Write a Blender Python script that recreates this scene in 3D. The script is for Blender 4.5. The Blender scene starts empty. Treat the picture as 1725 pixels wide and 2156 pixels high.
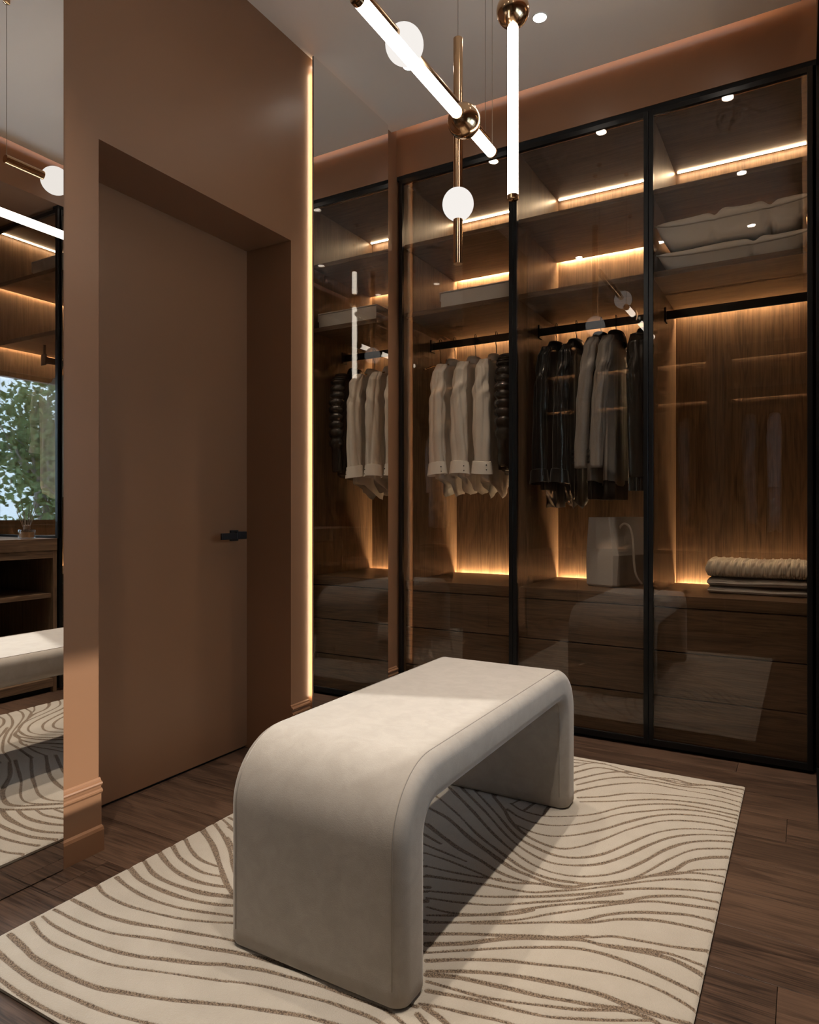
import bpy, bmesh, math, random
import numpy as np
from mathutils import Vector, Matrix
random.seed(7)
S = bpy.context.scene
COL = S.collection
PI = math.pi

# ---------------------------------------------------------------- camera, sky, sun, exposure
cam = bpy.data.cameras.new('camera')
cam.sensor_fit = 'HORIZONTAL'; cam.sensor_width = 36.0
cam.lens = 36.0 * 1452.0 / 1725.0
cam.clip_start = 0.01
cam_o = bpy.data.objects.new('camera', cam); COL.objects.link(cam_o)
cam_o.location = (0, 0, 1.0)
cam_o.rotation_euler = (PI / 2, 0, math.radians(29.84))
S.camera = cam_o

W = bpy.data.worlds.new('sky'); S.world = W; W.use_nodes = True
WN = W.node_tree
WN.nodes['Background'].inputs[0].default_value = (0.60, 0.79, 1.0, 1)
WN.nodes['Background'].inputs[1].default_value = 5.2

sun = bpy.data.lights.new('sun', 'SUN'); sun.energy = 5.0; sun.angle = math.radians(1.2)
sun.color = (1.0, 0.95, 0.88)
sun_o = bpy.data.objects.new('sun', sun); COL.objects.link(sun_o)
sun_o.rotation_euler = Vector((-1, -0.357, -0.49)).to_track_quat('-Z', 'Y').to_euler()
sun_o.location = (6, 4, 4)

S.view_settings.view_transform = 'Standard'
S.view_settings.look = 'None'
S.view_settings.gamma = 1.0
S.view_settings.exposure = 0.0
S.view_settings.use_curve_mapping = False
S.cycles.use_denoising = True
S.cycles.max_bounces = 10
S.cycles.diffuse_bounces = 3
S.cycles.glossy_bounces = 6
S.cycles.transparent_max_bounces = 16
S.cycles.use_adaptive_sampling = True
S.cycles.adaptive_threshold = 0.075
S.cycles.adaptive_min_samples = 24
S.cycles.caustics_refractive = False
S.cycles.blur_glossy = 1.0
S.cycles.sample_clamp_indirect = 6.0

E_TUBE, E_GLOBE, E_SPOT, P_SPOT = 10.0, 0.92, 60.0, 92.0
E_LED, E_TLED, E_MLED, E_COVE = 290.0, 62.0, 34.0, 8.0
E_LED2 = 65.0
WARM = (1.0, 0.74, 0.45); NEUT = (1.0, 0.88, 0.75); TUBEC = (1.0, 0.90, 0.78)

# ---------------------------------------------------------------- helpers
class MB:
    def __init__(s): s.v = []; s.f = []
    def add(s, vs, fs):
        n = len(s.v); s.v += [tuple(p) for p in vs]; s.f += [tuple(i + n for i in f) for f in fs]; return s
    def box(s, x0, x1, y0, y1, z0, z1):
        x0, x1 = min(x0, x1), max(x0, x1); y0, y1 = min(y0, y1), max(y0, y1); z0, z1 = min(z0, z1), max(z0, z1)
        return s.add([(x0, y0, z0), (x1, y0, z0), (x1, y1, z0), (x0, y1, z0), (x0, y0, z1), (x1, y0, z1), (x1, y1, z1), (x0, y1, z1)],
              [(0, 3, 2, 1), (4, 5, 6, 7), (0, 1, 5, 4), (1, 2, 6, 5), (2, 3, 7, 6), (3, 0, 4, 7)])
    def loft(s, rings, cap0=True, cap1=True, closed=True):
        n = len(rings[0]); vs = [p for r in rings for p in r]; fs = []
        for k in range(len(rings) - 1):
            for i in range(n if closed else n - 1):
                j = (i + 1) % n
                fs.append((k * n + i, k * n + j, (k + 1) * n + j, (k + 1) * n + i))
        if cap0: fs.append(tuple(range(n - 1, -1, -1)))
        if cap1: fs.append(tuple((len(rings) - 1) * n + i for i in range(n)))
        return s.add(vs, fs)
    def tube(s, path, r, n=10, caps=True, ratio=1.0):
        P = [Vector(p) for p in path]; rings = []
        up = Vector((0, 0, 1)); prev = None
        for i, p in enumerate(P):
            t = (P[min(i + 1, len(P) - 1)] - P[max(i - 1, 0)]).normalized()
            if prev is None:
                a = up if abs(t.dot(up)) < 0.9 else Vector((1, 0, 0))
                u = (a - t * a.dot(t)).normalized()
            else:
                u = (prev - t * prev.dot(t)).normalized()
            prev = u; w = t.cross(u)
            rr = r[i] if isinstance(r, (list, tuple)) else r
            rings.append([p + (u * math.cos(2 * PI * k / n) + w * math.sin(2 * PI * k / n) * ratio) * rr for k in range(n)])
        return s.loft(rings, caps, caps)
    def lathe(s, c, prof, n=24, axis='z'):
        rings = []
        for r, h in prof:
            ring = []
            for k in range(n):
                a = 2 * PI * k / n; x, y = r * math.cos(a), r * math.sin(a)
                if axis == 'z': ring.append((c[0] + x, c[1] + y, c[2] + h))
                elif axis == 'y': ring.append((c[0] + y, c[1] + h, c[2] + x))
                else: ring.append((c[0] + h, c[1] + x, c[2] + y))
            rings.append(ring)
        return s.loft(rings)
    def sphere(s, c, r, n=32, m=18, axis='z', sq=1.0):
        return s.lathe(c, [(max(1e-4, r * math.sin(PI * k / m)), -r * sq * math.cos(PI * k / m)) for k in range(m + 1)], n, axis)

def obj(name, mb, mat, parent=None, smooth=False, bevel=0, label=None, subsurf=0):
    me = bpy.data.meshes.new(name); me.from_pydata(mb.v, [], mb.f); me.update()
    o = bpy.data.objects.new(name, me); COL.objects.link(o)
    if mat: me.materials.append(mat)
    bm = bmesh.new(); bm.from_mesh(me); bmesh.ops.recalc_face_normals(bm, faces=bm.faces); bm.to_mesh(me); bm.free()
    if smooth:
        for p in me.polygons: p.use_smooth = True
        if smooth == 'auto':
            me.set_sharp_from_angle(angle=math.radians(40))
    if bevel:
        m = o.modifiers.new('bevel', 'BEVEL'); m.width = bevel; m.segments = 2; m.limit_method = 'ANGLE'
    if subsurf:
        m = o.modifiers.new('sub', 'SUBSURF'); m.levels = subsurf; m.render_levels = subsurf
    if parent:
        o.parent = parent
        o.matrix_parent_inverse = Matrix.Translation(-parent.location)
    if label: o['label'] = label
    return o
def thing(name, label, cat, loc, group=None):
    o = bpy.data.objects.new(name, None); COL.objects.link(o)
    o.location = loc; o.empty_display_size = 0.05
    o['label'] = label; o['category'] = cat
    if group: o['group'] = group
    return o
def tag(o, label, cat, group=None):
    o['label'] = label; o['category'] = cat
    if group: o['group'] = group
    return o
def struct(name, mb, mat, label, bevel=0, smooth=False):
    o = obj(name, mb, mat, None, smooth, bevel); o['kind'] = 'structure'; o['label'] = label; return o
def bx(*a): return MB().box(*a)

# ---------------------------------------------------------------- materials
def newmat(name):
    m = bpy.data.materials.new(name); m.use_nodes = True
    nt = m.node_tree; return m, nt, nt.nodes['Principled BSDF'], nt.nodes, nt.links
def plain(name, col, rough=0.5, metal=0.0, spec=0.5, noise=0.0, nscale=30, bump=0.0, sheen=0.0, coat=0.0):
    m, nt, b, N, L = newmat(name)
    b.inputs['Base Color'].default_value = (*col, 1); b.inputs['Roughness'].default_value = rough
    b.inputs['Metallic'].default_value = metal; b.inputs['Specular IOR Level'].default_value = spec
    if sheen: b.inputs['Sheen Weight'].default_value = sheen; b.inputs['Sheen Roughness'].default_value = 0.4
    if coat: b.inputs['Coat Weight'].default_value = coat
    if noise or bump:
        tc = N.new('ShaderNodeTexCoord'); n = N.new('ShaderNodeTexNoise'); n.inputs['Scale'].default_value = nscale
        n.inputs['Detail'].default_value = 5; L.new(tc.outputs['Object'], n.inputs['Vector'])
        if noise:
            mx = N.new('ShaderNodeMix'); mx.data_type = 'RGBA'
            mx.inputs[6].default_value = (*[c * (1 - noise) for c in col], 1); mx.inputs[7].default_value = (*[min(1, c * (1 + noise)) for c in col], 1)
            L.new(n.outputs['Fac'], mx.inputs[0]); L.new(mx.outputs[2], b.inputs['Base Color'])
        if bump:
            bp = N.new('ShaderNodeBump'); bp.inputs['Strength'].default_value = bump; bp.inputs['Distance'].default_value = 0.002
            L.new(n.outputs['Fac'], bp.inputs['Height']); L.new(bp.outputs[0], b.inputs['Normal'])
    return m
def emit(name, col, strength):
    m, nt, b, N, L = newmat(name); N.remove(b)
    e = N.new('ShaderNodeEmission'); e.inputs[0].default_value = (*col, 1); e.inputs[1].default_value = strength
    L.new(e.outputs[0], N['Material Output'].inputs[0]); return m
def wood(name, dark, light, axis, rough=0.42, rnd=False, scale=1.0, contrast=1.0, spec=0.35):
    m, nt, b, N, L = newmat(name)
    tc = N.new('ShaderNodeTexCoord'); mp = N.new('ShaderNodeMapping'); L.new(tc.outputs['Object'], mp.inputs[0])
    def stretched(along, across):
        sc = [across * scale] * 3; sc['xyz'.index(axis)] = along * scale
        q = N.new('ShaderNodeMapping'); q.inputs['Scale'].default_value = sc; L.new(mp.outputs[0], q.inputs[0]); return q
    if rnd:
        oi = N.new('ShaderNodeObjectInfo'); vm = N.new('ShaderNodeVectorMath'); vm.operation = 'SCALE'
        vm.inputs[0].default_value = (3.7, 9.1, 5.3); L.new(oi.outputs['Random'], vm.inputs['Scale']); L.new(vm.outputs[0], mp.inputs['Location'])
    q1 = stretched(0.9, 9); n1 = N.new('ShaderNodeTexNoise'); n1.inputs['Scale'].default_value = 1.6; n1.inputs['Detail'].default_value = 2; n1.inputs['Distortion'].default_value = 0.9
    L.new(q1.outputs[0], n1.inputs['Vector'])
    q2 = stretched(2.2, 95); n2 = N.new('ShaderNodeTexNoise'); n2.inputs['Scale'].default_value = 2.2; n2.inputs['Detail'].default_value = 3; n2.inputs['Roughness'].default_value = 0.65
    L.new(q2.outputs[0], n2.inputs['Vector'])
    # growth rings: bands in a low frequency noise
    mul = N.new('ShaderNodeMath'); mul.operation = 'MULTIPLY'; mul.inputs[1].default_value = 46; L.new(n1.outputs['Fac'], mul.inputs[0])
    sn = N.new('ShaderNodeMath'); sn.operation = 'SINE'; L.new(mul.outputs[0], sn.inputs[0])
    ab = N.new('ShaderNodeMath'); ab.operation = 'MULTIPLY_ADD'; ab.inputs[1].default_value = 0.085 * contrast; L.new(sn.outputs[0], ab.inputs[0]); L.new(n2.outputs['Fac'], ab.inputs[2])
    ad = N.new('ShaderNodeMath'); ad.operation = 'MULTIPLY_ADD'; ad.inputs[1].default_value = 0.55; L.new(n1.outputs['Fac'], ad.inputs[0]); L.new(ab.outputs[0], ad.inputs[2])
    val = ad
    if rnd:
        a2 = N.new('ShaderNodeMath'); a2.operation = 'MULTIPLY_ADD'; a2.inputs[1].default_value = 0.22; L.new(oi.outputs['Random'], a2.inputs[0])
        L.new(ad.outputs[0], a2.inputs[2]); sb = N.new('ShaderNodeMath'); sb.operation = 'SUBTRACT'; sb.inputs[1].default_value = 0.11; L.new(a2.outputs[0], sb.inputs[0]); val = sb
    cr = N.new('ShaderNodeValToRGB'); cr.color_ramp.elements[0].position = 0.50; cr.color_ramp.elements[1].position = 1.02
    cr.color_ramp.elements[0].color = (*dark, 1); cr.color_ramp.elements[1].color = (*light, 1)
    L.new(val.outputs[0], cr.inputs[0]); L.new(cr.outputs[0], b.inputs['Base Color'])
    b.inputs['Roughness'].default_value = rough; b.inputs['Specular IOR Level'].default_value = spec
    return m
def glass(name, tint, f0=0.04):
    # thin sheet: clear tinted transmission plus a Schlick reflection on each face
    m, nt, b, N, L = newmat(name); N.remove(b)
    lw = N.new('ShaderNodeLayerWeight'); lw.inputs[0].default_value = 0.5
    pw = N.new('ShaderNodeMath'); pw.operation = 'POWER'; pw.inputs[1].default_value = 5.0; L.new(lw.outputs['Facing'], pw.inputs[0])
    ma = N.new('ShaderNodeMath'); ma.operation = 'MULTIPLY_ADD'; ma.inputs[1].default_value = 1 - f0; ma.inputs[2].default_value = f0; L.new(pw.outputs[0], ma.inputs[0])
    t = N.new('ShaderNodeBsdfTransparent'); t.inputs[0].default_value = (*tint, 1)
    g = N.new('ShaderNodeBsdfGlossy'); g.inputs['Roughness'].default_value = 0.0; g.inputs[0].default_value = (1, 1, 1, 1)
    mx = N.new('ShaderNodeMixShader'); L.new(ma.outputs[0], mx.inputs[0]); L.new(t.outputs[0], mx.inputs[1]); L.new(g.outputs[0], mx.inputs[2])
    L.new(mx.outputs[0], N['Material Output'].inputs[0]); return m

M = {}
M['wall'] = plain('terracotta_paint', (0.245, 0.119, 0.060), 0.36, spec=0.4, )
M['ceil'] = plain('ceiling_paint', (0.80, 0.69, 0.585), 0.6)
M['base'] = M['wall']
OD, OL = (0.070, 0.040, 0.0225), (0.178, 0.108, 0.062)
M['oak_z'] = wood('oak_vertical', OD, OL, 'z')
M['oak_x'] = wood('oak_along_x', OD, OL, 'x')
M['oak_y'] = wood('oak_along_y', OD, OL, 'y')
M['plank'] = wood('walnut_plank', (0.022, 0.0115, 0.0072), (0.120, 0.068, 0.043), 'x', rough=0.40, rnd=True, contrast=0.8)
M['joint'] = plain('floor_joint', (0.012, 0.008, 0.006), 0.9)
M['black'] = plain('black_anodised', (0.012, 0.012, 0.012), 0.32, metal=0.6)
M['matblack'] = plain('matt_black', (0.010, 0.010, 0.011), 0.45)
M['shadow'] = plain('black_shadow_gap', (0.004, 0.004, 0.004), 0.9)
M['gold'] = plain('brushed_brass', (0.62, 0.41, 0.24), 0.16, metal=1.0)
M['mirror'] = plain('mirror_silver', (0.90, 0.89, 0.87), 0.0, metal=1.0)
M['edge'] = plain('mirror_edge', (0.25, 0.27, 0.26), 0.2, metal=0.4)
M['bronze_glass'] = glass('bronze_tinted_glass', (0.89, 0.86, 0.82), 0.038)
M['end_glass'] = glass('reflective_end_glass', (0.80, 0.77, 0.73), 0.15)
M['clear_glass'] = glass('clear_glass', (0.95, 0.96, 0.96), 0.04)
M['tube'] = emit('lit_tube', TUBEC, E_TUBE)
M['globe'] = emit('opal_globe', (1.0, 0.95, 0.90), E_GLOBE)
M['spot'] = emit('downlight_lens', NEUT, E_SPOT)
M['led'] = emit('led_warm', WARM, E_LED)
M['tled'] = emit('led_top', (1.0, 0.75, 0.48), E_TLED)
M['led2'] = emit('led_warm_dim', WARM, E_LED2)
M['mled'] = emit('led_mirror', (1.0, 0.76, 0.50), E_MLED)
M['cove'] = emit('led_cove', (1.0, 0.50, 0.14), E_COVE)
M['white'] = plain('white_metal', (0.7, 0.68, 0.64), 0.4)
M['cable'] = plain('cable', (0.32, 0.25, 0.18), 0.35, metal=0.8)
M['blouse'] = plain('satin_beige', (0.74, 0.68, 0.61), 0.30, noise=0.05, nscale=12, sheen=0.3)
M['cuff'] = plain('cream_cuff', (0.84, 0.80, 0.74), 0.55)
M['blackcloth'] = plain('black_satin', (0.013, 0.0125, 0.013), 0.30, noise=0.2, nscale=20, sheen=0.2)
M['blazer'] = plain('grey_wool', (0.27, 0.245, 0.225), 0.34, noise=0.18, nscale=160, bump=0.15, sheen=0.3)
M['lining'] = plain('dark_lining', (0.03, 0.026, 0.024), 0.6)
M['puffer'] = plain('glossy_black_nylon', (0.025, 0.024, 0.023), 0.24, spec=0.6)
M['linen'] = plain('grey_linen', (0.58, 0.545, 0.51), 0.85, noise=0.14, nscale=220, bump=0.25)
M['pillow'] = plain('pillow_linen', (0.86, 0.80, 0.72), 0.8, noise=0.06, nscale=150, bump=0.12, sheen=0.2)
M['piping'] = plain('pillow_piping', (0.42, 0.37, 0.31), 0.8)
M['knit'] = plain('knit_taupe', (0.62, 0.545, 0.45), 0.9, noise=0.10, nscale=260, bump=0.3)
M['knit2'] = plain('knit_grey', (0.60, 0.57, 0.54), 0.9, noise=0.10, nscale=260, bump=0.3)
M['bark'] = plain('bark', (0.20, 0.18, 0.16), 0.9, noise=0.5, nscale=9, bump=0.8)
M['leaf'] = plain('leaves', (0.10, 0.16, 0.045), 0.6, noise=0.6, nscale=3)
M['lightcloth'] = plain('pale_cloth', (0.55, 0.52, 0.49), 0.7, noise=0.05, nscale=30, sheen=0.2)
M['tweed'] = plain('check_tweed', (0.30, 0.27, 0.24), 0.8, noise=0.6, nscale=120)

# ---------------------------------------------------------------- the room
ZC = 2.925; XL = -1.82; YW = 3.038; XR = 0.037; ZF = 2.72
ZA0, ZA1, ZB0, ZB1, ZT, ZK = 2.362, 2.384, 2.006, 2.030, 2.702, 0.645

fl = bx(-2.4, 0.9, -0.9, 3.80, -0.06, -0.012)
floor = struct('floor', fl, M['joint'], 'dark walnut plank floor under the rug and the wardrobes')
row = 0
y = 2.928 - 0.183 * 20
while y < 3.1:
    off = [-0.23, -0.9, -1.55, -0.55, -1.2][row % 5] if abs(y - 2.928) > 0.01 else -0.23
    x = off - 1.5 * 2
    while x < 0.8:
        x0, x1 = max(x, -2.38), min(x + 1.5, 0.85)
        if x1 - x0 > 0.02:
            p = obj('plank', bx(x0 + 0.0006, x1 - 0.0006, y + 0.0006, y + 0.1824, -0.012, 0.0), M['plank'], floor, bevel=0.0007)
        x += 1.5
    y += 0.183; row += 1

# ceiling, held back 5 cm from the bulkheads so that a slot glows above them
struct('ceiling', bx(-2.2, XR - 0.05, -0.9, YW - 0.05, ZC, ZC + 0.02), M['ceil'], 'flat grey beige ceiling with round downlights')
slot = MB(); slot.box(-2.2, 0.9, YW - 0.25, YW + 0.05, 3.06, 3.08); slot.box(XR - 0.25, 0.9, -0.9, YW - 0.25, 3.06, 3.08)
struct('trim_1', slot, M['ceil'], 'cover above the lit ceiling slot')
struct('trim_2', bx(-1.83, XR + 0.65, YW, YW + 0.70, ZF, 3.06), M['wall'], 'terracotta bulkhead above the long glass wardrobe')
struct('trim_3', bx(XR, 0.76, -0.9, YW, ZF, 3.06), M['wall'], 'terracotta bulkhead above the window niche')
struct('trim_4', bx(-1.82, XR, YW + 0.004, YW + 0.05, 2.7005, ZF), M['shadow'], 'black shadow line above the long wardrobe')
struct('trim_5', bx(XR + 0.004, XR + 0.05, 2.37, YW, 2.7005, ZF), M['shadow'], 'black shadow line above the corner wardrobe')
c1 = obj('led_strip', bx(-1.78, XR - 0.12, YW - 0.10, YW - 0.085, ZC + 0.022, ZC + 0.034), M['cove'])
tag(c1, 'warm light strip hidden in the ceiling slot over the long wardrobe', 'light strip')
c2 = obj('led_strip', bx(XR - 0.10, XR - 0.085, -0.6, YW - 0.14, ZC + 0.022, ZC + 0.034), M['cove'])
tag(c2, 'warm light strip hidden in the ceiling slot over the window niche', 'light strip')

RD0, RD1, RZ = 1.317, 2.200, 2.108      # door recess
wl = MB()
wl.box(-2.2, XL, -0.9, RD0, -0.01, 3.06); wl.box(-2.2, XL, RD1, 3.80, -0.01, 3.06); wl.box(-2.2, XL, RD0, RD1, RZ, 3.06)
struct('wall_left', wl, M['wall'], 'terracotta painted wall with a deep door recess and two tall mirrors')
struct('wall_behind_door', bx(-2.2, -2.12, RD0, RD1 + 0.05, -0.01, RZ + 0.05), M['shadow'], 'dark backing behind the flush door')
struct('wall_back', bx(-2.2, 0.9, 3.72, 3.80, -0.01, 3.06), M['wall'], 'wall behind the long wardrobe')
struct('wall_front', bx(-2.2, 0.9, -0.9, -0.75, -0.01, 3.06), M['wall'], 'wall opposite the long wardrobe')
WY0, WY1, WZ0, WZ1 = 0.55, 2.335, 0.919, 1.88
wr = MB()
wr.box(0.72, 0.82, -0.9, WY0, -0.01, 3.06); wr.box(0.72, 0.82, WY1, 3.80, -0.01, 3.06)
wr.box(0.72, 0.82, WY0, WY1, -0.01, WZ0); wr.box(0.72, 0.82, WY0, WY1, WZ1, 3.06)
struct('wall_right', wr, M['wall'], 'terracotta wall holding the wide window niche')
# window
win = obj('window_1', MB().box(0.745, 0.79, WY0, WY1, WZ0, WZ0 + 0.03).box(0.745, 0.79, WY0, WY1, WZ1 - 0.03, WZ1).box(0.745, 0.79, WY0, WY0 + 0.03, WZ0 + 0.03, WZ1 - 0.03).box(0.745, 0.79, WY1 - 0.03, WY1, WZ0 + 0.03, WZ1 - 0.03), M['oak_y'])
win['kind'] = 'structure'; win['label'] = 'wide wooden framed window above the low console'
obj('pane', bx(0.763, 0.768, WY0 + 0.028, WY1 - 0.028, WZ0 + 0.028, WZ1 - 0.028), M['clear_glass'], win)
obj('window_sill', bx(0.685, 0.745, WY0 - 0.02, WY1 + 0.02, WZ0 - 0.02, WZ0), M['oak_y'], win)

# door in the recess
dr = obj('door_1', bx(-2.10, -2.06, RD0 - 0.02, 2.217, 0.008, 2.113), M['wall'], bevel=0.0015)
dr['kind'] = 'structure'; dr['label'] = 'flush terracotta door set deep in the wall recess'
hd = obj('door_handle', MB().box(-2.0105, -2.000, 1.998, 2.134, 0.889, 0.915).box(-2.013, -1.999, 2.080, 2.136, 0.890, 0.920), M['matblack'], dr, bevel=0.0015, label='slim black lever handle')
obj('rose', MB().box(-2.06, -2.052, 2.098, 2.142, 0.880, 0.924).lathe((-2.055, 2.118, 0.903), [(0.009, 0), (0.009, 0.047)], 16, 'x'), M['matblack'], hd, bevel=0.001)
jm = MB(); jm.box(-2.06, XL - 0.0005, RD1, RD1 + 0.02, 0, RZ)
obj('door_gap', bx(-2.115, -2.07, RD0 - 0.03, 2.225, 0.0, 0.008), M['shadow'], dr)

# moulded baseboards
def baseboard(name, y0, y1, label, ends=(0.0, 0.0)):
    prof = [(0, 0), (0.020, 0), (0.020, 0.062), (0.017, 0.070), (0.008, 0.074), (0.007, 0.165), (0.010, 0.168), (0.014, 0.173), (0.014, 0.178), (0.010, 0.182),
            (0.006, 0.184), (0.006, 0.189), (0.012, 0.192), (0.0145, 0.197), (0.012, 0.201), (0.006, 0.203), (0.005, 0.208), (0, 0.212)]
    mb = MB().loft([[(XL + a, yy, z) for a, z in prof] for yy in (y0, y1)])
    return struct(name, mb, M['base'], label)
baseboard('baseboard_left', 1.192, RD0 + 0.004, 'terracotta moulded baseboard between the near mirror and the door')
baseboard('baseboard_middle', RD1 - 0.004, 2.312, 'terracotta moulded baseboard between the door and the far mirror')
baseboard('baseboard_far', 2.925, YW - 0.002, 'terracotta moulded baseboard in the corner beside the far mirror')

# mirrors
def mirror(y0, y1, label, led):
    t = thing('wall_mirror', label, 'mirror', (XL, (y0 + y1) / 2, 0.0))
    obj('mirror_glass', bx(-1.7952, -1.795, y0, y1, 0.003, 2.921), M['mirror'], t)
    obj('mirror_back', bx(-1.8030, -1.7953, y0, y1, 0.003, 2.921), M['edge'], t)
    obj('mounting_rail', bx(XL, -1.803, y0 + 0.10, y1 - 0.10, 0.3, 2.8), M['matblack'], t)
    if led:
        obj('led_strip', bx(-1.8050, -1.8032, y0 + 0.012, y0 + 0.022, 0.215, 2.865), M['mled'], t, label='warm light strip behind the near mirror edge')
        obj('led_lip', bx(-1.8062, -1.8030, y0 + 0.0100, y0 + 0.0112, 0.205, 2.875), M['edge'], t)
        obj('led_strip', bx(-1.8050, -1.8032, y1 - 0.022, y1 - 0.012, 0.215, 2.865), M['mled'], t, label='warm light strip behind the far mirror edge')
        obj('led_lip', bx(-1.8062, -1.8030, y1 - 0.0112, y1 - 0.0100, 0.205, 2.875), M['edge'], t)
        obj('led_strip', bx(-1.8050, -1.8032, y0 + 0.03, y1 - 0.03, 2.900, 2.908), M['mled'], t, label='warm light strip behind the upper mirror edge')
    return t
mirror(-0.60, 1.1885, 'near tall floor to ceiling wall mirror left of the door', False)
mirror(2.3185, 2.9165, 'far tall backlit wall mirror between the door and the corner', True)

# downlights
for ix, x in enumerate((-1.483, -0.895, -0.311)):
    for iy, yy in enumerate((2.580, 1.762, 0.934)):
        if iy == 1 and ix < 2: continue      # the pendants hang here
        t = thing('ceiling_downlight', 'small round ceiling downlight, %s column, row %s' % (('door side', 'middle', 'window side')[ix], ('nearest the long wardrobe', 'above the bench', 'nearest the viewer')[iy]), 'downlight', (x, yy, ZC), 'round ceiling downlights')
        obj('trim_ring', MB().lathe((x, yy, ZC), [(0.030, 0.0), (0.030, -0.0025), (0.0255, -0.003), (0.0250, 0.0)], 28), M['white'], t, smooth='auto')
        obj('lens', MB().lathe((x, yy, ZC), [(0.0248, -0.0005), (0.0248, -0.002)], 28), M['spot'], t)
        sp = bpy.data.lights.new('downlight_beam', 'SPOT'); sp.energy = P_SPOT; sp.color = NEUT; sp.spot_size = math.radians(70); sp.spot_blend = 1.0; sp.shadow_soft_size = 0.022
        so = bpy.data.objects.new('downlight_beam', sp); COL.objects.link(so); so.parent = t; so.location = (0, 0, -0.006)

# ---------------------------------------------------------------- wardrobes
def unit(name, label, cat, T, u0, u1, axis, group=None, door=True, rail=True, drawers=3, depth=0.667, led=M['led'], railu=None, grain=None):
    """cabinet: u along its width, v from its front to its back"""
    base = T((u0 + u1) / 2, depth / 2, 0)
    t = thing(name, label, cat, base, group)
    wx = M['oak_x'] if axis == 'x' else M['oak_y']; wz = M['oak_z']
    def B(mb, a0, a1, v0, v1, z0, z1):
        p, q = T(a0, v0, z0), T(a1, v1, z1)
        return mb.box(p[0], q[0], p[1], q[1], z0, z1)
    P = lambda n, a, m, **k: obj(n, B(MB(), *a), m, t, **k)
    i0, i1 = u0 + 0.010, u1 - 0.010
    v1 = depth - 0.010
    P('side_panel', (u0 + 0.0005, i0, 0.030, depth, 0.012, ZT), wz, bevel=0.0006)
    P('side_panel', (i1, u1 - 0.0005, 0.030, depth, 0.012, ZT), wz, bevel=0.0006)
    P('back_panel', (i0, i1, v1, depth, 0.012, ZT), wz)
    P('top_panel', (u0 + 0.0005, u1 - 0.0005, 0.030, depth, ZT, ZT + 0.016), wx)
    P('upper_shelf', (i0, i1, 0.052, v1 - 0.020, ZA0, ZA1), wx, bevel=0.0006)
    P('led_cover', (i0, i1, v1 - 0.020, v1, ZA1 - 0.004, ZA1), wx)
    P('lower_shelf', (i0, i1, 0.052, v1 - 0.020, ZB0, ZB1), wx, bevel=0.0006)
    P('led_cover', (i0, i1, v1 - 0.020, v1, ZB1 - 0.004, ZB1), wx)
    P('countertop', (i0, i1, 0.052, v1 - 0.024, 0.597, ZK), wx, bevel=0.0008)
    P('led_cover', (i0, i1, v1 - 0.024, v1, 0.597, ZK - 0.030), wx)
    zs = [(0.410, 0.592), (0.217, 0.404), (0.022, 0.211)]
    for z0, z1 in zs[:drawers]:
        P('drawer', (i0 + 0.001, i1 - 0.001, 0.054, 0.074, z0, z1), wx, bevel=0.0008)
    P('plinth', (i0, i1, 0.06, 0.08, 0.0, 0.020), M['shadow'])
    e0, e1 = i0 + 0.012, i1 - 0.012
    if door: P('led_strip', (e0, e1, v1 - 0.034, v1 - 0.022, ZT - 0.0045, ZT - 0.0005), M['tled'])
    P('led_strip', (e0, e1, v1 - 0.018, v1 - 0.003, ZA1 - 0.0065, ZA1 - 0.0042), led)
    P('led_strip', (e0, e1, v1 - 0.018, v1 - 0.003, ZB1 - 0.0065, ZB1 - 0.0042), led)
    P('led_strip', (e0, e1, v1 - 0.020, v1 - 0.004, ZK - 0.0298, ZK - 0.0270), led)
    if rail:
        a, b = railu or (i0, i1)
        r = P('hanging_rail', (a + 0.004, b - 0.004, 0.340, 0.352, 1.897, 1.935), M['matblack'], bevel=0.0015)
        for uu, d in ((a, 1), (b, -1)):
            obj('bracket', B(MB(), uu, uu + d * 0.008, 0.322, 0.370, 1.883, 1.949), M['matblack'], r, bevel=0.001)
    if door:
        mb = MB(); d0, d1 = u0 + 0.001, u1 - 0.001; z0, z1 = 0.014, 2.7
        w = 0.0185
        B(mb, d0, d0 + w, 0.0, 0.022, z0, z1); B(mb, d1 - w, d1, 0.0, 0.022, z0, z1)
        B(mb, d0 + w, d1 - w, 0.0, 0.022, z0, z0 + 0.026); B(mb, d0 + w, d1 - w, 0.0, 0.022, z1 - 0.022, z1)
        d = obj('glass_door', mb, M['black'], t, bevel=0.001, label='bronze glass door in a slim black frame')
        obj('pane', B(MB(), d0 + w - 0.003, d1 - w + 0.003, 0.006, 0.011, z0 + 0.023, z1 - 0.019), M['bronze_glass'], d)
        for za, zb in ((z0 + 0.026, z0 + 0.029), (z1 - 0.025, z1 - 0.022)):
            obj('frame_bead', B(MB(), d0 + w, d1 - w, 0.012, 0.020, za, zb), M['gold'], d)
    return t
TM = lambda u, v, z: (u, YW + v, z)
U = [-1.806, -1.186, -0.576, 0.027]
lab = ['wardrobe bay with beige blouses and a storage box, beside the far mirror', 'middle wardrobe bay with dark jackets and a tote bag',
       'wardrobe bay with pillows and folded knitwear, at the right corner']
for k in range(3):
    unit('glass_wardrobe', lab[k], 'wardrobe', TM, U[k], U[k + 1], 'x', 'bays of the long glass wardrobe')
struct('trim_7', bx(-1.806, 0.03, YW + 0.02, YW + 0.06, 0.0, 0.013), M['shadow'], 'black recessed plinth line under the long wardrobe')
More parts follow.
